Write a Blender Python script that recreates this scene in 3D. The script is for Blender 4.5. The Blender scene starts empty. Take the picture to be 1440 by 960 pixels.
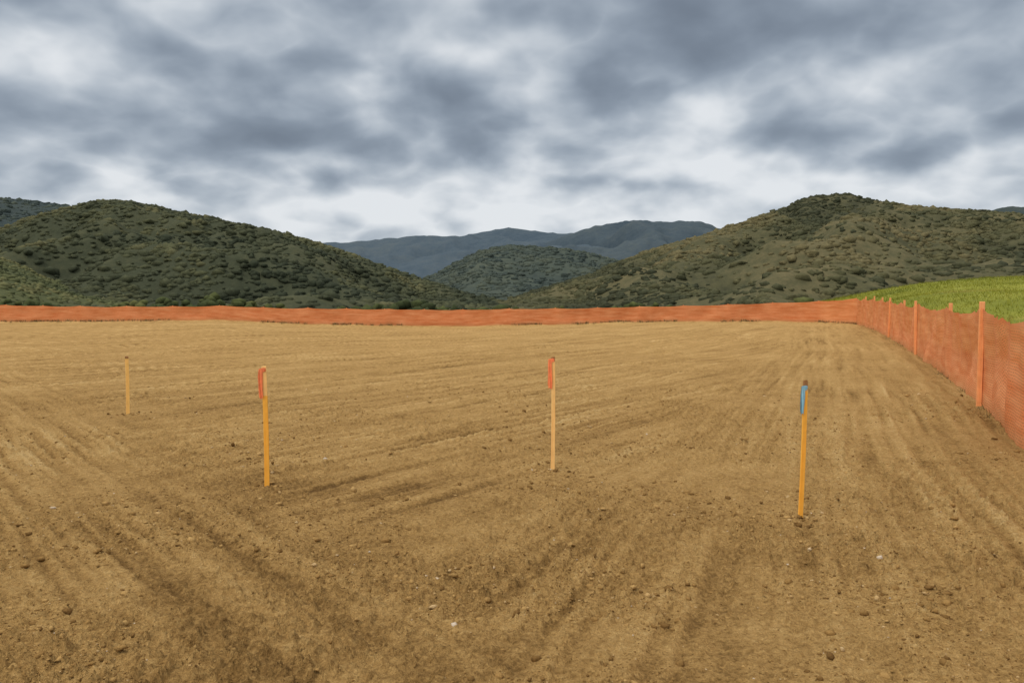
import bpy, math, random
import numpy as np
from mathutils import Vector, noise as mnoise
random.seed(7); rng=np.random.default_rng(11)
scene=bpy.context.scene
scene.view_settings.view_transform='Standard'; scene.view_settings.look='None'; scene.view_settings.exposure=0

# ------------------------------------------------------------ numpy noise
_perm=np.random.default_rng(3).permutation(4096)
def _h(ix,iy,s):
    return _perm[(_perm[(ix+s*57)&4095]+iy*1)&4095]
def pn(x,y,s=0):
    x=np.asarray(x,float);y=np.asarray(y,float)
    ix=np.floor(x).astype(np.int64);iy=np.floor(y).astype(np.int64)
    fx=x-ix;fy=y-iy
    u=fx*fx*fx*(fx*(fx*6-15)+10);v=fy*fy*fy*(fy*(fy*6-15)+10)
    def g(a,b,dx,dy):
        t=_h(a,b,s)*(2*math.pi/4096.0)
        return np.cos(t)*dx+np.sin(t)*dy
    n00=g(ix,iy,fx,fy);n10=g(ix+1,iy,fx-1,fy);n01=g(ix,iy+1,fx,fy-1);n11=g(ix+1,iy+1,fx-1,fy-1)
    return ((n00*(1-u)+n10*u)*(1-v)+(n01*(1-u)+n11*u)*v)*1.5
def fbm(x,y,s=0,o=4,g=0.5):
    r=0;a=1.0;f=1.0
    for i in range(o):
        r=r+a*pn(x*f,y*f,s+i*3);a*=g;f*=2.03
    return r
def ss(a,b,x):
    t=np.clip((x-a)/(b-a),0,1);return t*t*(3-2*t)

def mesh_obj(name,V,F,mats=(),smooth=True,attrs=None,parent=None,nv=4,midx=None,uv=None):
    V=np.asarray(V,np.float32);F=np.asarray(F,np.int32)
    me=bpy.data.meshes.new(name)
    me.vertices.add(len(V));me.vertices.foreach_set('co',V.ravel())
    nf=len(F);nv=F.shape[1]
    me.loops.add(nf*nv);me.loops.foreach_set('vertex_index',F.ravel())
    me.polygons.add(nf);me.polygons.foreach_set('loop_start',np.arange(nf,dtype=np.int32)*nv)
    try: me.polygons.foreach_set('loop_total',np.full(nf,nv,np.int32))
    except Exception: pass
    if smooth: me.polygons.foreach_set('use_smooth',np.ones(nf,bool))
    for m in mats: me.materials.append(m)
    if midx is not None: me.polygons.foreach_set('material_index',np.asarray(midx,np.int32))
    if attrs:
        for k,a in attrs.items():
            at=me.attributes.new(k,'FLOAT','POINT');at.data.foreach_set('value',np.asarray(a,np.float32).ravel())
    if uv is not None:
        l=me.uv_layers.new(name='UVMap');l.data.foreach_set('uv',np.asarray(uv,np.float32)[F.ravel()].ravel())
    me.update(calc_edges=True);me.validate()
    ob=bpy.data.objects.new(name,me);scene.collection.objects.link(ob)
    if parent: ob.parent=parent
    return ob
def empty(name,loc=(0,0,0)):
    e=bpy.data.objects.new(name,None);e.location=loc;scene.collection.objects.link(e);return e
def grid_faces(ni,nj,wrap=False):
    i=np.arange(ni-1)[:,None];j=np.arange(nj if wrap else nj-1)[None,:]
    j2=(j+1)%nj
    a=i*nj+j;b=i*nj+j2;c=(i+1)*nj+j2;d=(i+1)*nj+j
    return np.stack([a,b,c,d],-1).reshape(-1,4)

# ------------------------------------------------------------ material helpers
class NT:
    def __init__(s,tree): s.t=tree;s.n=tree.nodes;s.l=tree.links
    def new(s,typ,**k):
        n=s.n.new(typ)
        for a,b in k.items(): setattr(n,a,b)
        return n
    def put(s,sock,v):
        if isinstance(v,bpy.types.NodeSocket): s.l.new(v,sock)
        else: sock.default_value=v
    def m(s,op,a,b=0.0,c=None,clamp=False):
        n=s.new('ShaderNodeMath',operation=op,use_clamp=clamp);s.put(n.inputs[0],a);s.put(n.inputs[1],b)
        if c is not None: s.put(n.inputs[2],c)
        return n.outputs[0]
    def vm(s,op,a,b=(0,0,0)):
        n=s.new('ShaderNodeVectorMath',operation=op);s.put(n.inputs[0],a);s.put(n.inputs[1],b)
        return n.outputs['Value'] if op in('DOT_PRODUCT','LENGTH') else n.outputs[0]
    def noise(s,vec,scale,detail=4,rough=.5,dist=0.0):
        n=s.new('ShaderNodeTexNoise');s.put(n.inputs['Vector'],vec);n.inputs['Scale'].default_value=scale
        n.inputs['Detail'].default_value=detail;n.inputs['Roughness'].default_value=rough;n.inputs['Distortion'].default_value=dist
        return n
    def mix(s,f,a,b,mode='MIX'):
        n=s.new('ShaderNodeMix',data_type='RGBA',blend_type=mode);s.put(n.inputs[0],f);s.put(n.inputs[6],a);s.put(n.inputs[7],b)
        return n.outputs[2]
    def ramp(s,f,stops,interp='LINEAR'):
        n=s.new('ShaderNodeValToRGB');r=n.color_ramp;r.interpolation=interp
        while len(r.elements)<len(stops): r.elements.new(0.5)
        for e,(p,c) in zip(r.elements,stops):
            e.position=p;e.color=(*c,1) if len(c)==3 else c
        s.put(n.inputs[0],f);return n.outputs[0]
    def attr(s,name):
        return s.new('ShaderNodeAttribute',attribute_name=name).outputs['Fac']
def mat(name):
    m=bpy.data.materials.new(name);m.use_nodes=True
    t=NT(m.node_tree);b=m.node_tree.nodes['Principled BSDF']
    b.inputs['Roughness'].default_value=.9;b.inputs['Specular IOR Level'].default_value=.15
    return m,t,b
def C(*c): return (*c,1.0)

# ------------------------------------------------------------ site geometry
# fence path  (x, y, fabric height)
FR=[(8.5,-14,1.5),(6.6,-6,1.5),(5.2,0,1.5),(4.75,4.5,1.46),(5.5,8.5,1.43),(7.12,11.95,1.55),(9.3,17.0,1.52),(12.15,23.8,1.56),(16.3,34.3,1.66),(19.6,43.2,1.72),(22.4,51.8,1.72)]
FF=[(22.4,51.8,1.72),(20.6,53.5,1.5),(17.8,54.3,1.32),(8.8,55,1.12),(3,55,1.18),(-3.4,55,1.22),(-8.8,55,1.2),(-14.2,55.5,1.2),(-20.6,56,1.08),(-30.4,56,1.14),(-35.6,56,1.24),(-50,56,1.3),(-72,50,1.3)]
POLY=np.array([(p[0],p[1]) for p in FR+FF[1:]]+[(-80,-30),(9,-30)])
gu=np.array([-1.5,-.643,-.55,-.375,-.26,-.107,-.05,.05,.16,.33,.43,.6,2.0])
gz=np.array([.15,.2,.22,.32,.05,-.10,-.1,.03,.22,.27,.15,.0,.0])
def inside_dist(X,Y):
    ins=np.zeros(X.shape,bool);d=np.full(X.shape,1e9)
    n=len(POLY)
    for i in range(n):
        x1,y1=POLY[i];x2,y2=POLY[(i+1)%n]
        c=((y1>Y)!=(y2>Y))
        if y1!=y2: c&=X<(x2-x1)*(Y-y1)/(y2-y1)+x1
        ins^=c
        dx,dy=x2-x1,y2-y1;t=np.clip(((X-x1)*dx+(Y-y1)*dy)/(dx*dx+dy*dy),0,1)
        d=np.minimum(d,np.hypot(X-x1-t*dx,Y-y1-t*dy))
    return ins,d
def tracks(X,Y):
    """grader / tyre swaths; returns -1..1 stripe value"""
    wx=.22*pn(X*.10,Y*.10,40)+.012*pn(X*.9,Y*.9,43);wy=.22*pn(X*.10,Y*.10,41)+.012*pn(X*.9,Y*.9,44)
    x=X+wx;y=Y+wy
    pB=x*.77+y*.63
    aB=-x*.63+y*.77
    pA=x*.80-y*.60+.004*(x*x)
    aA=x*.60+y*.80
    sR=(x-5.57)*.931-(y-8.66)*.364
    aR=x*.364+y*.931
    mB=1-ss(1.4,3.8,pB+.8*pn(X*.3,Y*.3,42))
    mR=ss(-5.0,-2.2,sR)
    def st(p,a,s):
        brk=np.clip(.8+.9*pn(p*.6,a*.35,s+8),.05,1.5)
        return (.14*pn(p*1.0,a*.05,s)+.40*pn(p*3.6,a*.06,s+1)+(.62*pn(p*7.5,a*.16,s+2)+.66*pn(p*14,a*.5,s+3))*brk)
    v=st(pA,aA,50)*(1-mB)*(1-mR)+st(pB,aB,60)*mB*(1-mR)+st(sR,aR,70)*mR*.75
    return v
def ground_full(X,Y):
    X=np.asarray(X,float);Y=np.asarray(Y,float)
    u=np.where(Y>1,X/np.maximum(Y,1),0)
    z=ss(22,50,Y)*np.interp(u,gu,gz)
    ins,d=inside_dist(X,Y)
    out=np.where(ins,0,d)
    r=np.hypot(X,Y)
    near=1-ss(25,60,r)
    tr=tracks(X,Y)
    patch=.5+.5*np.clip(fbm(X*.5,Y*.5,80,3)*1.6,-1,1)
    fine=fbm(X*7,Y*7,90,3,.62)
    cl=np.maximum(fbm(X*17,Y*17,95,3,.62)-.05,0)
    zd=tr*.028+fbm(X*.35,Y*.35,85,3)*.030+fine*.014*(.5+patch)+cl*.034*(.4+patch)
    zd=zd*np.where(ins,1,.3)*(.35+.65*near)
    berm=np.exp(-((d-.5)/.55)**2)*(.07+.06*pn(X*.6,Y*.6,99))*np.where(ins,1,.4)
    z=z+zd+berm
    z=z-ss(1,22,out)*3.2*ss(0,30,Y+10)+np.where(out>25,fbm(X*.01,Y*.01,88,3)*1.0,0)
    return z,ins,d,tr,patch,cl
def gz_at(x,y):
    return float(ground_full(np.array([x]),np.array([y]))[0][0])

# ------------------------------------------------------------ ground sheet
rings=[0.02,.5,.9,1.3,1.7,2.0,2.2]
r=2.35
while r<75: rings.append(r);r*=(1.0045 if r<12 else 1.0062)
while r<9000: rings.append(r);r*=1.06
rings=np.array(rings)
az=np.concatenate([np.radians(np.arange(-46,46,.10)),np.radians(np.arange(46,314,3.0))])
Rg,Ag=np.meshgrid(rings,az,indexing='ij')
GX=(Rg*np.sin(Ag)).ravel();GY=(Rg*np.cos(Ag)).ravel()
z,ins,d,tr,patch,clg=ground_full(GX,GY)
V=np.stack([GX,GY,z],-1)
dirtmask=np.where(ins,1.0,1-ss(.2,1.2,d+.3*pn(GX*1.5,GY*1.5,5)))
# shade of the rough near ground painted as dark patches, plus random soil tone
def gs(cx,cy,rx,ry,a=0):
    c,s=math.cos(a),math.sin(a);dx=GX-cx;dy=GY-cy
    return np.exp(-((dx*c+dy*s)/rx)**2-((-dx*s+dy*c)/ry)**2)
soil_shade=.38*gs(-2.6,3.9,2.4,1.5)+.22*gs(-.3,3.2,1.3,1.0)+.25*gs(-2.0,6.9,1.8,.45,-.2)+.30*gs(.3,6.9,2.0,.7)+.20*gs(1.6,5.6,1.6,1.0)+.20*gs(3.6,4.6,1.0,.9)-.30*gs(1.5,3.6,.5,1.2,-.3)-.30*gs(2.6,7.5,1.0,3.0,-.35)+.22*gs(0,2.6,4,1.6)
soil_shade=soil_shade+.25*fbm(GX*.28,GY*.28,130,4,.55)

m_dirt,t,b=mat('graded_dirt')
geo=t.new('ShaderNodeNewGeometry').outputs['Position']
tr_a=t.attr('track');shade_a=t.attr('soil_shade');dm=t.attr('dirt')
n_mid=t.noise(geo,2.4,5,.70).outputs['Fac']
n_f=t.noise(geo,30,5,.70).outputs['Fac']
n_vf=t.noise(geo,95,2,.7).outputs['Fac']
f=t.m('ADD',t.m('MULTIPLY',tr_a,.42),t.m('MULTIPLY',t.m('SUBTRACT',n_mid,.5),.75))
f=t.m('SUBTRACT',f,t.m('MULTIPLY',shade_a,.36))
f=t.m('ADD',f,t.m('MULTIPLY',t.m('SUBTRACT',n_f,.5),1.5))  # fine soil grain; its dark pits paint the tiny shadows between crumbs
f=t.m('ADD',f,.58)
col=t.ramp(f,[(0,(.155,.083,.027)),(.28,(.290,.165,.054)),(.55,(.435,.259,.090)),(.8,(.525,.328,.123)),(1,(.60,.40,.17))])
spk=t.ramp(n_vf,[(.15,(.32,.30,.28)),(.42,(.90,.90,.90)),(.60,(1.07,1.07,1.06)),(.8,(1.4,1.38,1.34))])
col=t.mix(.9,col,spk,'MULTIPLY')
grs=t.ramp(n_mid,[(.3,(.05,.06,.022)),(.6,(.13,.12,.05)),(.8,(.2,.17,.08))])
col=t.mix(dm,grs,col)
t.put(b.inputs['Base Color'],col);b.inputs['Roughness'].default_value=.95;b.inputs['Specular IOR Level'].default_value=.05
bh=t.m('ADD',t.m('MULTIPLY',n_f,1.0),t.m('MULTIPLY',n_vf,.35))
bp=t.new('ShaderNodeBump');bp.inputs['Strength'].default_value=1.0;bp.inputs['Distance'].default_value=.05
t.put(bp.inputs['Height'],bh);t.put(b.inputs['Normal'],bp.outputs[0])
mesh_obj('ground',V,grid_faces(len(rings),len(az),True),[m_dirt],True,{'track':tr,'soil_shade':soil_shade,'dirt':dirtmask})

# ------------------------------------------------------------ lumpy templates
import bmesh
def ico(sub):
    bm=bmesh.new();bmesh.ops.create_icosphere(bm,subdivisions=sub,radius=1)
    v=np.array([x.co[:] for x in bm.verts]);f=np.array([[q.index for q in x.verts] for x in bm.faces]);bm.free();return v,f
def templates(sub,n,amp,freq,seed,jit=0.0):
    v,f=ico(sub);out=[]
    for k in range(n):
        o=Vector((k*7.3+seed,seed*1.7,k*2.1))
        s=np.array([1+amp*mnoise.noise(Vector(p)*freq+o)*1.6+jit*random.uniform(-1,1) for p in v])
        out.append(v*s[:,None])
    return out,f
def scatter(name,P,S,temps,F,matr,tint,smooth=True,parent=None,flat=(1,1,1),tilt=False):
    n=len(P);T=np.array(temps);k=rng.integers(0,len(T),n);a=rng.uniform(0,2*math.pi,n)
    V=T[k].copy()
    ax=rng.uniform(.75,1.3,(n,3))*np.array(flat)
    if tilt:
        b2=rng.uniform(0,2*math.pi,n);c,s=np.cos(b2)[:,None],np.sin(b2)[:,None]
        y=V[...,1]*c-V[...,2]*s;zz=V[...,1]*s+V[...,2]*c;V[...,1]=y;V[...,2]=zz
    V=V*ax[:,None,:]
    c,s=np.cos(a)[:,None],np.sin(a)[:,None]
    x=V[...,0]*c-V[...,1]*s;y=V[...,0]*s+V[...,1]*c;V[...,0]=x;V[...,1]=y
    V=V*S[:,None,None]+P[:,None,:]
    nv=V.shape[1]
    FF_=(F[None]+(np.arange(n)*nv)[:,None,None]).reshape(-1,3)
    return mesh_obj(name,V.reshape(-1,3),FF_,[matr],smooth,{'tint':np.repeat(tint,nv)},parent)

# ------------------------------------------------------------ clods & stones
m_clod,t,b=mat('soil_clods')
geo=t.new('ShaderNodeNewGeometry').outputs['Position'];ti=t.attr('tint')
c1=t.ramp(ti,[(0,(.17,.092,.030)),(.5,(.31,.18,.060)),(.9,(.46,.285,.105)),(.985,(.52,.36,.18)),(1,(.62,.52,.40))])
n1=t.noise(geo,90,4,.6).outputs['Fac']
t.put(b.inputs['Base Color'],t.mix(.7,c1,t.ramp(n1,[(.2,(.6,.6,.6)),(.8,(1.3,1.3,1.3))]),'MULTIPLY'));b.inputs['Specular IOR Level'].default_value=.03
bp=t.new('ShaderNodeBump');bp.inputs['Distance'].default_value=.01;t.put(bp.inputs['Height'],n1);t.put(b.inputs['Normal'],bp.outputs[0])
ct,cf=templates(1,12,.5,1.9,5,.16)
N=66000
rr=2.6*np.exp(rng.uniform(0,1,N)**1.15*math.log(15/2.6));aa=np.radians(rng.uniform(-44,44,N))
X=rr*np.sin(aa);Y=rr*np.cos(aa)
dens=fbm(X*.6,Y*.6,120,3)+.35*tracks(X,Y)
keep=rng.uniform(0,1,N)<np.clip(.38+dens*1.6,.04,1);X=X[keep];Y=Y[keep]
S=.0034*(1-rng.uniform(0,1,len(X)))**(-1/2.8);S=np.clip(S,.003,.021)*(1+np.hypot(X,Y)/24)
big=[(.76,3.9,.030),(.83,3.93,.022),(.70,3.87,.018),(.79,3.86,.014),(2.82,4.5,.022),(-2.25,3.96,.028),(-2.2,4.02,.02),(-2.12,3.5,.028),(-2.1,4.25,.02),(1.57,4.45,.024),(-.55,4.2,.024),(3.8,5.4,.036),(3.9,5.45,.04),(3.72,5.35,.026),(3.65,5.42,.02),(1.8,4.0,.022),(1.0,6.85,.028),(.75,3.5,.022),(1.55,3.8,.02)]
for cx,cy in [(-2.125,6.84),(.39,7.56),(2.16,5.88),(-5.48,11.3)]:
    for i in range(30):
        a=random.uniform(0,6.28);q=abs(random.gauss(.02,.15));big.append((cx+q*math.cos(a),cy+q*math.sin(a),random.uniform(.006,.023)))
big=np.array(big);X=np.r_[X,big[:,0]];Y=np.r_[Y,big[:,1]];S=np.r_[S,big[:,2]]
ins_c,_=inside_dist(X,Y);X,Y,S=X[ins_c],Y[ins_c],S[ins_c]
zc=ground_full(X,Y)[0]
scatter('soil_clods',np.stack([X,Y,zc+S*.1],-1),S,ct,cf,m_clod,rng.uniform(0,1,len(X))**1.1,False,None,(1,1,.7),True)

# ------------------------------------------------------------ vegetation material
def veg_mat(name,stops,nscale=.8):
    m,t,b=mat(name);geo=t.new('ShaderNodeNewGeometry').outputs['Position']
    ti=t.attr('tint')
    col=t.ramp(ti,stops)
    n=t.noise(geo,nscale,3,.7).outputs['Fac']
    col=t.mix(.8,col,t.ramp(n,[(.28,(.6,.6,.6)),(.72,(1.35,1.35,1.3))]),'MULTIPLY')
    t.put(b.inputs['Base Color'],col);b.inputs['Specular IOR Level'].default_value=.03
    return m
def hill_mat(name,c_dark,c_mid,c_light,scale):
    m,t,b=mat(name);geo=t.new('ShaderNodeNewGeometry').outputs['Position']
    a=t.noise(geo,scale,4,.6,.6).outputs['Fac'];c=t.noise(geo,scale*13,4,.75).outputs['Fac']
    f=t.m('ADD',t.m('MULTIPLY',a,.55),t.m('MULTIPLY',c,.45))
    f=t.m('ADD',f,t.m('MULTIPLY',t.attr('gully'),.12))
    t.put(b.inputs['Base Color'],t.ramp(f,[(.36,c_dark),(.5,c_mid),(.66,c_light)]))
    b.inputs['Specular IOR Level'].default_value=.02
    bp=t.new('ShaderNodeBump');bp.inputs['Distance'].default_value=.35/scale*.04;bp.inputs['Strength'].default_value=.8
    t.put(bp.inputs['Height'],c);t.put(b.inputs['Normal'],bp.outputs[0])
    return m

# ------------------------------------------------------------ hills
def hill(name,table,R0,B,back,z0,amp,fr,seed,material,n_u=420,n_t=170,pwr=1.15,sil=.0,Rvar=.12):
    """table: bearing (x per 1120 m forward) / crest rise (m per 1120 m), taken from image pixel coordinates"""
    T=np.array(table,float);u0,u1=T[0,0]/1120,T[-1,0]/1120
    u=np.linspace(u0,u1,n_u)
    e=np.interp(u,T[:,0]/1120,T[:,1]/1120)
    k=np.hanning(9);k/=k.sum();e=np.convolve(np.pad(e,4,'edge'),k,'valid')
    e=e+sil*fbm(u*60,u*0+seed,seed,4,.6)/1120
    R=R0*(1+Rvar*np.sin(u*5+seed));Bv=B(u) if callable(B) else np.full_like(u,B)
    tt=np.concatenate([np.linspace(0,1,n_t),1+np.linspace(.02,1,30)])
    Yg=np.where(tt[:,None]<=1,Bv[None]+(R-Bv)[None]*tt[:,None],R[None]+back*(tt[:,None]-1))
    Xg=Yg*u[None]
    prof=np.where(tt<=1,.45*np.clip(tt,0,1)**pwr+.55*ss(-.15,1.15,tt),0)
    prof=prof-prof[0]*(1-np.clip(tt,0,1))
    pb=1-ss(0,1,tt-1)
    prof=np.where(tt<=1,prof/prof[n_t-1],pb)
    q=fbm(Xg*fr+.4*pn(Xg*fr*.7,Yg*fr*.7,seed+9),Yg*fr*.7,seed,2,.4)
    ridg=1-np.sqrt(q*q+.012)*2
    w=np.clip(np.sin(np.clip(tt,0,1)*math.pi*.93),0,1)[:,None]
    zh=(1.6+e*R-z0)[None]
    hs=np.clip(zh/np.percentile(zh,75),.12,1)
    gul=(ridg-.5)+.3*fbm(Xg*fr*3,Yg*fr*3,seed+20,3)
    Zr=1.6+e*R
    Z=z0+(Zr-z0)[None]*prof[:,None]+amp*gul*w*hs
    for it in range(3):
        cur=((Z[:n_t+6]-1.6)/Yg[:n_t+6]);ia=cur.argmax(0);ym=Yg[ia,np.arange(n_u)]
        zm=Z[ia,np.arange(n_u)];want=1.6+e*ym
        kk=np.clip((want-z0)/np.maximum(zm-z0,.3),.2,3)
        Z=z0+(Z-z0)*kk[None]
    V=np.stack([Xg.ravel(),Yg.ravel(),Z.ravel()],-1)
    ob=mesh_obj(name,V,grid_faces(len(tt),n_u),[material],True,{'gully':gul.ravel()})
    return ob,Xg,Yg,Z,gul
def on_hill(H,n,tmax_i,seed,mask=None,tmin=0):
    ob,Xg,Yg,Z,G=H;g=np.random.default_rng(seed)
    nu=Xg.shape[1]
    ii=g.uniform(tmin,tmax_i,n*3);jj=g.uniform(0,nu-1.01,n*3)
    i=ii.astype(int);j=jj.astype(int);fi=ii-i;fj=jj-j
    def s(A): return (A[i,j]*(1-fi)*(1-fj)+A[i+1,j]*fi*(1-fj)+A[i,j+1]*(1-fi)*fj+A[i+1,j+1]*fi*fj)
    x,y,zz,gg=s(Xg),s(Yg),s(Z),s(G)
    w=g.uniform(0,1,n*3)<y/Yg[:int(tmax_i)+2].max()
    if mask is not None: w&=g.uniform(0,1,n*3)<mask(x,y,gg)
    x,y,zz,gg=x[w][:n],y[w][:n],zz[w][:n],gg[w][:n]
    return np.stack([x,y,zz],-1),gg

mh_left=hill_mat('left_hill_scrub',(.036,.041,.025),(.052,.057,.033),(.078,.078,.042),.02)
mh_low=hill_mat('low_hill_scrub',(.052,.060,.028),(.073,.080,.036),(.100,.102,.046),.03)
mh_right=hill_mat('right_hill_scrub',(.046,.047,.027),(.080,.076,.039),(.138,.115,.058),.022)
mh_far=hill_mat('far_mountain_hazed_scrub',(.050,.072,.092),(.066,.089,.107),(.084,.104,.114),.006)  # far ranges: blue distance haze painted into the base colours
mh_far2=hill_mat('far_mountain_hazed_scrub_b',(.042,.060,.074),(.056,.075,.087),(.074,.091,.095),.006)
mh_mid=hill_mat('mid_hill_hazed_scrub',(.044,.056,.050),(.057,.070,.056),(.078,.088,.063),.012)  # mid and back hills: slight bluish haze mixed into the scrub colours
mh_back=hill_mat('back_hill_hazed_scrub',(.036,.048,.049),(.047,.060,.056),(.068,.078,.064),.014)

def T(l): return [(a-720,425-b) for a,b in l]  # ridge outlines in image pixels, to offsets from centre column and horizon row
far1=T([(-900,300),(-300,320),(100,330),(400,345),(455,342),(500,341),(560,334),(600,331),(640,334),(680,327),(712,320),(740,324),(775,328),(800,329),(850,333),(950,338),(1100,330),(1400,310),(2200,300)])
far2=T([(560,420),(700,372),(760,345),(800,330),(830,320),(870,313),(900,310),(930,313),(955,312),(980,311),(1010,321),(1060,335),(1200,345),(1500,350)])
midh=T([(500,425),(560,410),(600,392),(640,370),(680,352),(715,345),(760,348),(800,351),(840,360),(890,372),(960,390),(1040,410)])
backl=T([(-900,300),(-300,270),(-80,275),(0,279),(50,283),(100,290),(140,300),(200,330),(260,370)])
left=T([(-1100,330),(-500,315),(-200,330),(-60,335),(0,325),(40,308),(80,298),(110,290),(135,284),(165,282),(210,289),(260,299),(320,312),(370,321),(410,330),(440,340),(480,353),(520,368),(560,381),(600,395),(640,408),(700,423),(760,434)])
lowl=T([(-900,330),(-300,335),(-80,348),(0,362),(30,372),(60,388),(100,402),(150,416),(220,432)])
right=T([(600,436),(660,430),(710,423),(760,406),(800,395),(840,382),(880,365),(930,347),(1000,327),(1050,311),(1100,293),(1135,278),(1160,275),(1185,274),(1210,281),(1250,287),(1300,292),(1350,295),(1390,299),(1440,303),(1600,310),(2000,330),(2600,350)])
backr=T([(1250,340),(1340,310),(1390,297),(1410,291),(1440,293),(1550,285),(2000,300)])
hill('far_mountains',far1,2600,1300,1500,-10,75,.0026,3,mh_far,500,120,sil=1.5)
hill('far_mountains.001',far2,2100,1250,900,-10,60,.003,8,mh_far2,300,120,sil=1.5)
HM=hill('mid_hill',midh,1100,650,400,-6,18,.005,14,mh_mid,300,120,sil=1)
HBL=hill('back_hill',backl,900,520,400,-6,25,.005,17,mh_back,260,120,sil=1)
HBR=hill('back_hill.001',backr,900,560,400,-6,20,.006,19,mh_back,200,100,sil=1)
HL=hill('left_hill',left,430,135,260,-5,18,.010,23,mh_left,520,180,sil=.8)
HLL=hill('low_hill',lowl,230,105,120,-5,2.5,.016,29,mh_low,240,110)
HR=hill('right_hill',right,380,125,260,-5,15,.011,31,mh_right,560,180,sil=.8)

m_vL=veg_mat('chaparral_dark',[(0,(.036,.042,.026)),(.45,(.055,.060,.034)),(.8,(.078,.080,.041)),(1,(.102,.097,.048))],1.2)
m_vLL=veg_mat('chaparral_light',[(0,(.050,.058,.028)),(.45,(.076,.083,.038)),(.8,(.100,.104,.046)),(1,(.125,.118,.052))],1.2)
m_vR=veg_mat('chaparral_olive',[(0,(.044,.047,.027)),(.4,(.068,.068,.035)),(.7,(.094,.087,.043)),(1,(.130,.110,.054))],1.2)
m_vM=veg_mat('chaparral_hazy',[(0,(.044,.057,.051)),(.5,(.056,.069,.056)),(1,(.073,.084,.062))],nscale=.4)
m_vT=veg_mat('valley_foliage',[(0,(.030,.038,.018)),(.5,(.055,.066,.026)),(.85,(.080,.088,.031)),(1,(.11,.11,.04))],1.6)
t1,f1=templates(1,16,.42,1.7,3,.2)
def shrubs(name,H,n,imax,seed,m,smin,smax,mask=None,flat=(1.05,1.05,.75),tb=0.0,sink=-.24,tn=.07):
    P,gg=on_hill(H,n,imax,seed,mask)
    n=len(P);g=np.random.default_rng(seed+1)
    S=smin+(smax-smin)*g.uniform(0,1,n)**2.6
    P[:,2]+=S*sink
    patchy=fbm(P[:,0]*.018,P[:,1]*.018,seed,4,.6)
    tint=np.clip(.45+tb+.8*patchy+.25*gg+g.normal(0,tn,n),0,1)
    scatter(name,P,S,t1,f1,m,tint,True,None,flat)
shrubs('hillside_shrubs',HL,32000,181,1,m_vL,.8,2.2,lambda x,y,g:np.clip(.9-.2*g+.8*fbm(x*.03,y*.03,5,3),.35,1))
shrubs('hillside_shrubs.001',HR,36000,181,2,m_vR,.6,1.9,lambda x,y,g:np.clip(.75-.4*g+1.3*fbm(x*.022,y*.022,6,3),.25,1),tb=.05)
shrubs('hillside_shrubs.002',HLL,7000,110,3,m_vLL,.5,1.3,None,tb=.1)
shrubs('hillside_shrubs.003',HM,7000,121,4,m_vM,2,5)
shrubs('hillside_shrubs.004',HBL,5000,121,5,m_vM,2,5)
# valley tree belt behind the pad (distant mass of small clumped crowns)
nt=800;g=np.random.default_rng(77)
Y=g.uniform(92,170,nt);X=Y*g.uniform(-.95,.42,nt)
z=ground_full(X,Y)[0]
cr=g.uniform(.9,1.9,nt)*np.clip(1+.6*fbm(X*.05,Y*.05,12,2),.5,1.5)
tt_=np.clip(.5+.6*fbm(X*.03,Y*.03,13,2)+g.normal(0,.10,nt),0,1)
nb=14
dirs=g.normal(0,1,(nt,nb,3));dirs/=np.linalg.norm(dirs,axis=2)[...,None];dirs*=g.uniform(.35,1,(nt,nb,1))
P=np.stack([X,Y,z+cr*1.15],-1)[:,None,:]+dirs*cr[:,None,None]*np.array([1.4,1.4,.8])
S=cr[:,None]*g.uniform(.22,.48,(nt,nb))
scatter('valley_trees',P.reshape(-1,3),S.ravel(),t1,f1,m_vT,np.clip(np.repeat(tt_,nb)+.18*dirs[...,2].ravel()+g.normal(0,.06,nt*nb),0,1),True,None,(1,1,.85))

# ------------------------------------------------------------ grassy mound
m_gr,t,b=mat('green_grass');geo=t.new('ShaderNodeNewGeometry').outputs['Position']
a=t.noise(geo,.16,4,.6).outputs['Fac'];c=t.noise(geo,3,4,.7).outputs['Fac']
f=t.m('ADD',t.m('MULTIPLY',a,.6),t.m('MULTIPLY',c,.4))
t.put(b.inputs['Base Color'],t.ramp(f,[(.35,(.12,.135,.013)),(.5,(.185,.19,.018)),(.65,(.25,.24,.03))]))
bp=t.new('ShaderNodeBump');bp.inputs['Distance'].default_value=.1;t.put(bp.inputs['Height'],c);t.put(b.inputs['Normal'],bp.outputs[0])
fb_u=np.array([.38,.4286,.455,.475,.51,.546,.594,.643,.75,1.0,1.7]);fb_d=np.array([80,66,47.5,36.5,25.9,19,13.9,10.7,9.2,8,7])
mound=T([(1130,428),(1165,422),(1200,415),(1240,407),(1290,399),(1340,394),(1400,390),(1440,389),(1600,387),(2000,392),(2600,400)])
HG=hill('grassy_mound',mound,82,lambda u:np.interp(u,fb_u,fb_d),50,-.6,.25,.06,41,m_gr,300,120,pwr=1.0,sil=0,Rvar=.03)
P,gg=on_hill(HG,48000,135,91,tmin=6)
n=len(P);nb=3
P=np.repeat(P,nb,0)+np.c_[rng.normal(0,.1,(n*nb,2)),np.zeros(n*nb)]
a=rng.uniform(0,2*math.pi,n*nb);hh=rng.uniform(.06,.26,n*nb);w=.014
dx=np.stack([np.cos(a),np.sin(a),0*a],-1)*w;tip=P+np.stack([rng.normal(0,.09,n*nb),rng.normal(0,.09,n*nb),hh],-1)
V=np.stack([P-dx,P+dx,tip],1).reshape(-1,3)
F=np.arange(n*nb*3).reshape(-1,3)
gt=np.clip(rng.uniform(0,1,n*nb)*.5+.25+.6*fbm(P[:,0]*.10,P[:,1]*.10,66,3),0,1)
m_bl,t,b=mat('grass_blades')
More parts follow.
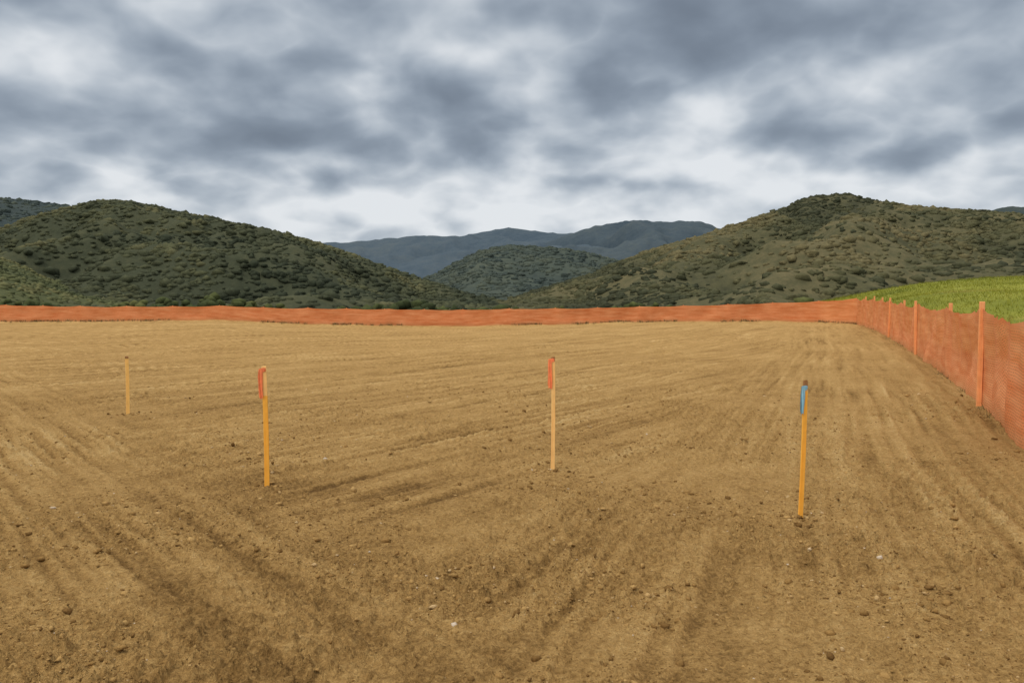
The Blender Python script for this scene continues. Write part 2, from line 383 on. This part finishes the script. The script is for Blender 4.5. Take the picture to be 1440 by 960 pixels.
t.put(b.inputs['Base Color'],t.ramp(t.attr('tint'),[(0,(.14,.155,.015)),(.5,(.22,.225,.022)),(.85,(.31,.28,.045)),(1,(.40,.33,.10))]))
mesh_obj('grass_blades',V,F,[m_bl],False,{'tint':np.repeat(gt,3)})

# weeds along the fence toe
pts=[]
for k in range(len(FF)-1):
    x1,y1,_=FF[k];x2,y2,_=FF[k+1];L=math.hypot(x2-x1,y2-y1)
    for i in range(int(L*12)):
        s=random.random();x=x1+(x2-x1)*s;y=y1+(y2-y1)*s-abs(random.gauss(.1,.6))
        if pn(np.array([x*.25]),np.array([3.3]),7)[0]>.08: pts.append((x,y))
for k in range(4,len(FR)-1):
    x1,y1,_=FR[k];x2,y2,_=FR[k+1];L=math.hypot(x2-x1,y2-y1)
    for i in range(int(L*3)):
        s=random.random();x=x1+(x2-x1)*s-abs(random.gauss(.05,.12));y=y1+(y2-y1)*s
        if pn(np.array([x*.9]),np.array([y*.4]),8)[0]>.15: pts.append((x,y))
pts=np.array(pts);zp=ground_full(pts[:,0],pts[:,1])[0]
P=np.repeat(np.c_[pts,zp],7,0);n=len(P);P[:,:2]+=rng.normal(0,.05,(n,2))
a=rng.uniform(0,6.28,n);wd_=np.where(P[:,1]>48,.014,.006)[:,None];dx=np.stack([np.cos(a),np.sin(a),0*a],-1)*wd_
tip=P+np.stack([rng.normal(0,.06,n),rng.normal(0,.06,n),rng.uniform(.03,.12,n)*np.where(P[:,1]>48,1.7,1)],-1)
m_w,t,b=mat('dry_weeds');t.put(b.inputs['Base Color'],t.ramp(t.attr('tint'),[(0,(.06,.05,.02)),(.6,(.13,.10,.04)),(1,(.24,.18,.07))]))
mesh_obj('dry_weeds',np.stack([P-dx,P+dx,tip],1).reshape(-1,3),np.arange(n*3).reshape(-1,3),[m_w],False,{'tint':np.repeat(rng.uniform(0,1,n),3)})

# ------------------------------------------------------------ wood / paint / plastic materials
def wood(name,c1,c2):
    m,t,b=mat(name);tc=t.new('ShaderNodeTexCoord').outputs['Object']
    v=t.vm('MULTIPLY',tc,(60,60,3));n=t.noise(v,1.0,5,.6,.4).outputs['Fac']
    n2=t.noise(tc,9,4,.6).outputs['Fac']
    col=t.mix(t.ramp(n,[(.3,(0,0,0)),(.7,(1,1,1))]),C(*c1),C(*c2))
    col=t.mix(.5,col,t.ramp(n2,[(.3,(.75,.73,.7)),(.7,(1.1,1.1,1.1))]),'MULTIPLY')
    t.put(b.inputs['Base Color'],col);b.inputs['Roughness'].default_value=.75
    bp=t.new('ShaderNodeBump');bp.inputs['Distance'].default_value=.002;t.put(bp.inputs['Height'],n);t.put(b.inputs['Normal'],bp.outputs[0])
    return m
w_pale=wood('pale_pine',(.90,.48,.15),(1.0,.64,.24))
w_far=wood('weathered_pine',(.90,.50,.13),(1.0,.62,.19))
w_orange=wood('painted_orange',(.97,.41,.045),(1.0,.52,.08))
w_dark=wood('dark_end_grain',(.24,.12,.04),(.4,.2,.08))
def plastic(name,c):
    m,t,b=mat(name);tc=t.new('ShaderNodeTexCoord').outputs['Object']
    n=t.noise(tc,25,3,.6).outputs['Fac']
    col=t.mix(.6,C(*c),t.ramp(n,[(.3,(.7,.7,.7)),(.7,(1.15,1.15,1.15))]),'MULTIPLY')
    t.put(b.inputs['Base Color'],col);b.inputs['Roughness'].default_value=.6;b.inputs['Specular IOR Level'].default_value=.2
    return m
p_red=plastic('red_orange_ribbon',(.97,.26,.10));p_blue=plastic('blue_ribbon',(.28,.54,.66))
w_post=wood('fence_post_wood',(.78,.29,.10),(.92,.42,.17))

def lath(name,w,dp,h,mats,split,parent,cap=.03):
    bm=bmesh.new();N=26;prev=None
    zs=[-.14]+[-.05+(h+.05)*i/N for i in range(N+1)]
    c=.0025
    for i,z in enumerate(zs):
        k=.3 if i==0 else 1
        ww=w/2*k*(1+.02*math.sin(z*17));dd=dp/2*k
        if i==len(zs)-1: ww*=.93;dd*=.9
        bx=.005*math.sin(z/h*3.1);
        ring=[bm.verts.new((bx+x,y,z+(random.uniform(-.004,.004) if i==len(zs)-1 else 0))) for x,y in [(-ww+c,-dd),(ww-c,-dd),(ww,-dd+c),(ww,dd-c),(ww-c,dd),(-ww+c,dd),(-ww,dd-c),(-ww,-dd+c)]]
        if prev:
            for a in range(8):
                f=bm.faces.new((prev[a],prev[(a+1)%8],ring[(a+1)%8],ring[a]))
                f.material_index=2 if z>h-cap else (1 if (split is not None and split[0]<z<split[1]) else 0)
        prev=ring
    f=bm.faces.new(prev);f.material_index=2
    me=bpy.data.meshes.new(name);bm.to_mesh(me);bm.free()
    for m in mats: me.materials.append(m)
    o=bpy.data.objects.new(name,me);scene.collection.objects.link(o);o.parent=parent;return o
def ribbon(name,w,dp,ztop,L,wid,m,parent,seed):
    g=random.Random(seed)
    V=[];F=[]
    hw,hd=w/2+.003,dp/2+.003
    loop=[(-hw,-hd),(0,-hd-.001),(hw*.7,-hd),(hw*.7,-hd+.001),(hw*.7,hd),(0,hd+.001),(-hw,hd),(-hw-.001,0)]
    rows=5
    for r_ in range(rows):
        zz=ztop-.03*r_/(rows-1)
        for k,(x,y) in enumerate(loop): V.append((x+g.uniform(-.001,.001),y+g.uniform(-.001,.001),zz+.004*math.sin(k*1.7+r_)))
    for r_ in range(rows-1):
        for k in range(8): F.append((r_*8+k,(r_+1)*8+k,(r_+1)*8+(k+1)%8,r_*8+(k+1)%8))
    for tail in range(2):
        o=len(V);nr=18;nc=8;LL=L*(1-.10*tail);x0=-hw+.014-tail*.004
        for i in range(nr):
            s=i/(nr-1)
            spread=wid*(.8+.2*min(1,s*4))
            for j in range(nc):
                q=j/(nc-1)
                x=x0-spread*(q)*(.95)+.002*math.sin(s*6+seed+tail*2)
                y=-hd-.003+tail*.008+.005*math.sin(q*9+s*3+seed+tail)*min(1,s*3)
                zz=ztop-.004-LL*s-.006*q*math.sin(s*3)+(.008*math.sin(q*7+seed) if i==nr-1 else 0)
                V.append((x,y,zz))
        for i in range(nr-1):
            for j in range(nc-1):
                a=o+i*nc+j;F.append((a,a+1,a+nc+1,a+nc))
    ob=mesh_obj(name,V,F,[m],True,None,parent);return ob
def stake(x,y,h,w,lean,yaw,mats,split,rib=None,cap=.03,dp=.012):
    e=empty('survey_stake',(x,y,gz_at(x,y)-.005));e.rotation_euler=(lean[1],lean[0],yaw)
    lath('wooden_lath',w,dp,h,mats,split,e,cap)
    if rib: ribbon('flagging_ribbon',w,dp,rib[0],rib[1],rib[2],rib[3],e,rib[4])
    return e
stake(-2.125,6.84,1.05,.042,(-.012,0),.1,[w_pale,w_orange,w_pale],(-.1,.80),(1.035,.255,.036,p_red,1))
stake(.39,7.56,1.09,.038,(0,.0),-.15,[w_pale,w_pale,w_dark],None,(1.075,.28,.038,p_red,3),.02)
stake(2.155,5.88,1.03,.036,(.02,0),.15,[w_pale,w_orange,w_dark],(-.1,.98),(.99,.205,.028,p_blue,5),.035)
stake(-5.48,11.3,.83,.046,(0,0),.35,[w_far,w_far,w_dark],None,None,.01)

# ------------------------------------------------------------ safety fence
m_f,t,b=mat('orange_mesh_fabric')
uvn=t.new('ShaderNodeUVMap');uvn.uv_map='UVMap'
sx=t.new('ShaderNodeSeparateXYZ');t.put(sx.inputs[0],uvn.outputs[0])
row=t.m('DIVIDE',sx.outputs[1],.034);fl=t.m('FLOOR',row);fv=t.m('FRACT',row)
fu=t.m('FRACT',t.m('ADD',t.m('DIVIDE',sx.outputs[0],.075),t.m('MULTIPLY',fl,.5)))
hole=t.m('MULTIPLY',t.m('MULTIPLY',t.m('GREATER_THAN',fu,.26),t.m('LESS_THAN',fu,.92)),t.m('MULTIPLY',t.m('GREATER_THAN',fv,.42),t.m('LESS_THAN',fv,.82)))
hole=t.m('MULTIPLY',hole,t.attr('body'))
ns=t.noise(t.vm('MULTIPLY',uvn.outputs[0],(.9,7,1)),1.0,5,.6).outputs['Fac']
ns2=t.noise(uvn.outputs[0],1.3,4,.6).outputs['Fac']
col=t.mix(t.ramp(ns,[(.3,(0,0,0)),(.7,(1,1,1))]),C(.74,.200,.058),C(.92,.37,.155))
col=t.mix(.6,col,t.ramp(ns2,[(.3,(.80,.77,.74)),(.7,(1.0,1.15,1.28))]),'MULTIPLY')
dust=t.m('MULTIPLY',t.m('SUBTRACT',1.0,t.m('DIVIDE',sx.outputs[1],.3),clamp=True),.45)
col=t.mix(dust,col,C(.40,.24,.09))
t.put(b.inputs['Base Color'],col);b.inputs['Roughness'].default_value=.7
trl=t.new('ShaderNodeBsdfTranslucent');t.put(trl.inputs[0],col)
tp=t.new('ShaderNodeBsdfTransparent')
mx=t.new('ShaderNodeMixShader');mx.inputs[0].default_value=.25;t.l.new(b.outputs[0],mx.inputs[1]);t.l.new(trl.outputs[0],mx.inputs[2])
mx2=t.new('ShaderNodeMixShader');t.put(mx2.inputs[0],t.m('MULTIPLY',hole,.30));t.l.new(mx.outputs[0],mx2.inputs[1]);t.l.new(tp.outputs[0],mx2.inputs[2])
out=[q for q in t.n if q.type=='OUTPUT_MATERIAL'][0];t.l.new(mx2.outputs[0],out.inputs[0])

fence=empty('safety_fence')
posts=[]
allp=FR+FF[1:]
for k in range(len(allp)-1):
    x1,y1,h1=allp[k];x2,y2,h2=allp[k+1];L=math.hypot(x2-x1,y2-y1)
    nseg=max(1,round(L/3.3)) if k>=len(FR)-1 else (max(1,round(L/5.2)) if y1>20 else 1)
    for i in range(nseg):
        s=i/nseg;jit=random.uniform(-.25,.25) if i else 0
        posts.append((x1+(x2-x1)*s,y1+(y2-y1)*s+(jit*.3 if k>=len(FR)-1 else 0),h1+(h2-h1)*s+(random.uniform(-.04,.03) if i else 0)))
posts.append(allp[-1])
V=[];ulen=0;rows=14
cols=[]
for k in range(len(posts)-1):
    x1,y1,h1=posts[k];x2,y2,h2=posts[k+1];L=math.hypot(x2-x1,y2-y1);near=(min(y1,y2)<40)
    ns_=max(4,int(L/(.12 if near else .3)))
    for i in range(ns_+(1 if k==len(posts)-2 else 0)):
        s=i/ns_;cols.append((x1+(x2-x1)*s,y1+(y2-y1)*s,h1+(h2-h1)*s,s,L,ulen+L*s,(y2-y1)/L,-(x2-x1)/L))
    ulen+=L
cols=np.array(cols)
cz=ground_full(cols[:,0],cols[:,1])[0]
sag=np.sin(np.pi*cols[:,3])**.7
vv=np.linspace(0,1,rows)
rightside=(cols[:,1]<50)&(cols[:,0]>0)
sagamp=(.045+.05*np.abs(pn(cols[:,5]*.2,cols[:,5]*0+.5,4))+.06*rightside)*sag+.02*pn(cols[:,5]*1.3,cols[:,5]*0,6)
U=np.repeat(cols[:,5],rows).reshape(-1,rows);W=np.broadcast_to(vv,U.shape)
SG=np.repeat(sag,rows).reshape(-1,rows)
off=(.09*pn(U*.8,W*1.3,33)+.045*pn(U*2.6,W*2.0,34)+.022*pn(U*7,W*1.0,35))*(.25+.75*SG)+.05*np.sin(W*3.1)*SG
off=off-.03
hgt=(cols[:,2]-sagamp)[:,None]*W
FX=cols[:,0][:,None]+cols[:,6][:,None]*off;FY=cols[:,1][:,None]+cols[:,7][:,None]*off
FZ=cz[:,None]-.03+hgt
V=np.stack([FX.ravel(),FY.ravel(),FZ.ravel()],-1)
UV=np.stack([U.ravel(),(hgt).ravel()],-1)
bd=np.where((W>.96),0,1.0)
Fq=grid_faces(len(cols),rows)
mesh_obj('fence_fabric',V,Fq,[m_f],True,{'body':bd.ravel()},fence,uv=UV)
bm=bmesh.new()
for k,(x,y,h) in enumerate(posts):
    if k==len(posts)-1: break
    x2,y2,_=posts[k+1];L=math.hypot(x2-x,y2-y);tx,ty=(x2-x)/L,(y2-y)/L;nx,ny=ty,-tx
    far=y>50
    inner=(abs(x-12.15)<.1) or (abs(x-7.12)<.1) or (not far and k%4==1 and y>25)
    z0=gz_at(x,y);w=.036 if not far else .022;side=-.07 if inner else .06
    cx,cy=x+nx*(side),y+ny*(side);prev=None
    if far: cx,cy=x+.0,y+.10
    lx,ly=random.gauss(0,.012),random.gauss(0,.012)
    ht=h+(.0 if far else random.uniform(.04,.09))
    for zz,sc in [(-.3,.3),(-.05,1),(ht*.33,1),(ht*.66,1),(ht-.01,1),(ht,.85)]:
        ring=[bm.verts.new((cx+lx*zz+(tx*a+nx*c_)*w*sc,cy+ly*zz+(ty*a+ny*c_)*w*sc,z0+zz)) for a,c_ in [(-.8,-1),(.8,-1),(1,-.8),(1,.8),(.8,1),(-.8,1),(-1,.8),(-1,-.8)]]
        if prev:
            for q in range(8): bm.faces.new((prev[q],prev[(q+1)%8],ring[(q+1)%8],ring[q]))
        prev=ring
    bm.faces.new(prev)
bmesh.ops.recalc_face_normals(bm,faces=bm.faces)
me=bpy.data.meshes.new('fence_posts');bm.to_mesh(me);bm.free();me.materials.append(w_post)
o=bpy.data.objects.new('fence_posts',me);scene.collection.objects.link(o);o.parent=fence

# ------------------------------------------------------------ sky
SUN_EL,SUN_AZ=math.radians(48),math.radians(-125)
wd=bpy.data.worlds.new('World');scene.world=wd;wd.use_nodes=True
try:
    wd.cycles.sampling_method='MANUAL';wd.cycles.sample_map_resolution=512
except Exception: pass
t=NT(wd.node_tree)
for q in list(t.n): t.n.remove(q)
outw=t.new('ShaderNodeOutputWorld')
sky=t.new('ShaderNodeTexSky',sky_type='NISHITA',sun_disc=False);sky.sun_elevation=SUN_EL;sky.sun_rotation=SUN_AZ
bg1=t.new('ShaderNodeBackground');bg1.inputs[1].default_value=.09;t.l.new(sky.outputs[0],bg1.inputs[0])
dirv=t.new('ShaderNodeTexCoord').outputs['Generated']
sp=t.new('ShaderNodeSeparateXYZ');t.put(sp.inputs[0],dirv)
x,y,z=sp.outputs
zc=t.m('ADD',t.m('MAXIMUM',z,0.0),.42)
cb=t.new('ShaderNodeCombineXYZ');t.put(cb.inputs[0],t.m('DIVIDE',x,zc));t.put(cb.inputs[1],t.m('DIVIDE',y,zc))
P=cb.outputs[0]
w2=t.noise(P,4.8,3,.5).outputs['Color']
wv=t.vm('SUBTRACT',w2,(.5,.5,.5))
Pw=t.vm('ADD',P,t.vm('MULTIPLY',wv,(.08,.08,.08)))
nA=t.noise(Pw,5.4,4,.47).outputs['Fac']
nC=t.noise(t.vm('ADD',Pw,(3.7,8.1,0)),4.0,2,.45).outputs['Fac']
bil=t.m('ABSOLUTE',t.m('SUBTRACT',nC,.5))
azn=t.m('MULTIPLY',t.m('ARCTAN2',x,y),57.2958);eln=t.m('MULTIPLY',t.m('ARCSINE',z),57.2958)
ca=t.new('ShaderNodeCombineXYZ');t.put(ca.inputs[0],azn);t.put(ca.inputs[1],eln)
A=t.vm('ADD',ca.outputs[0],t.vm('MULTIPLY',wv,(7,5.5,0)))
blobs=[(-20,13.8,8.5,3.0,-.6),(-12,10.8,8,1.6,-.5),(-4,14.2,4.5,2.2,-.6),(6.5,13.8,3,2,-.7),(20,18.5,14,3.4,-.8),(21,11.6,6,1.4,-.45),(-31,18.5,5,2.6,-.6),(-13,8.2,4,.8,-.4),(7,8.6,5,.8,-.4),(-29.5,9.5,6,1.3,-.45),(30,9.7,6,1.4,-.4),(-10,19.5,8,1.6,-.35),(0,20.5,9,1.6,-.35),
(-28.5,14.5,3.5,1.9,.75),(-10.5,15.3,1.8,1.2,.7),(-1,17.2,5,1.0,.4),(12.3,13.2,2.4,1.8,.85),(25,14.4,2.2,1.2,.6),(14.5,9.4,5,.9,.75),(-2,7,3.2,1.3,.6),(-11,5.8,9,1.2,.4),(23,7.8,9,.9,.45),(5,6,8,1.1,.35),(-22,7.5,5,.7,.35),(30,15.5,4,1,.35)]
acc=None
for (a,e,ra,re,am) in blobs:
    dv=t.vm('MULTIPLY',t.vm('SUBTRACT',A,(a,e,0)),(1/ra,1/re,0))
    g_=t.m('MULTIPLY',t.m('EXPONENT',t.m('MULTIPLY',t.vm('DOT_PRODUCT',dv,dv),-1.0)),am)
    acc=g_ if acc is None else t.m('ADD',acc,g_)
hor=t.m('MULTIPLY',t.m('SUBTRACT',1.0,t.m('DIVIDE',z,.24),clamp=True),.24)
f=t.m('ADD',t.m('MULTIPLY',acc,.50),hor)
f=t.m('ADD',f,t.m('MULTIPLY',t.m('SUBTRACT',nA,.5),1.25))
f=t.m('SUBTRACT',f,t.m('MULTIPLY',bil,1.4))
f=t.m('ADD',f,.71)
col=t.ramp(f,[(0,(.165,.200,.252)),(.3,(.240,.288,.354)),(.52,(.355,.412,.482)),(.75,(.56,.61,.665)),(1,(.82,.845,.87))],'B_SPLINE')
zf=t.m('SUBTRACT',z,.42,clamp=True)
col=t.mix(t.m('MULTIPLY',zf,1.8,clamp=True),col,C(.62,.61,.60))
zen=t.m('ADD',1.0,t.m('MULTIPLY',zf,3.8))
bg2=t.new('ShaderNodeBackground');t.put(bg2.inputs[0],col);t.put(bg2.inputs[1],zen)
mxw=t.new('ShaderNodeMixShader');mxw.inputs[0].default_value=.95
t.l.new(bg1.outputs[0],mxw.inputs[1]);t.l.new(bg2.outputs[0],mxw.inputs[2]);t.l.new(mxw.outputs[0],outw.inputs[0])

sl=bpy.data.lights.new('sun','SUN');sl.energy=1.5;sl.angle=math.radians(12);sl.color=(1,.94,.86)
so=bpy.data.objects.new('sun',sl);scene.collection.objects.link(so)
Sv=Vector((math.cos(SUN_EL)*math.sin(SUN_AZ),math.cos(SUN_EL)*math.cos(SUN_AZ),math.sin(SUN_EL)))
so.rotation_euler=Sv.to_track_quat('Z','Y').to_euler();so.location=Sv*50

# ------------------------------------------------------------ camera
cd=bpy.data.cameras.new('camera');cd.lens=28;cd.sensor_width=36;cd.clip_end=20000;cd.clip_start=.1
co=bpy.data.objects.new('camera',cd);scene.collection.objects.link(co)
co.location=(0,0,1.6);co.rotation_euler=(math.radians(90-2.81),0,0)
scene.camera=co
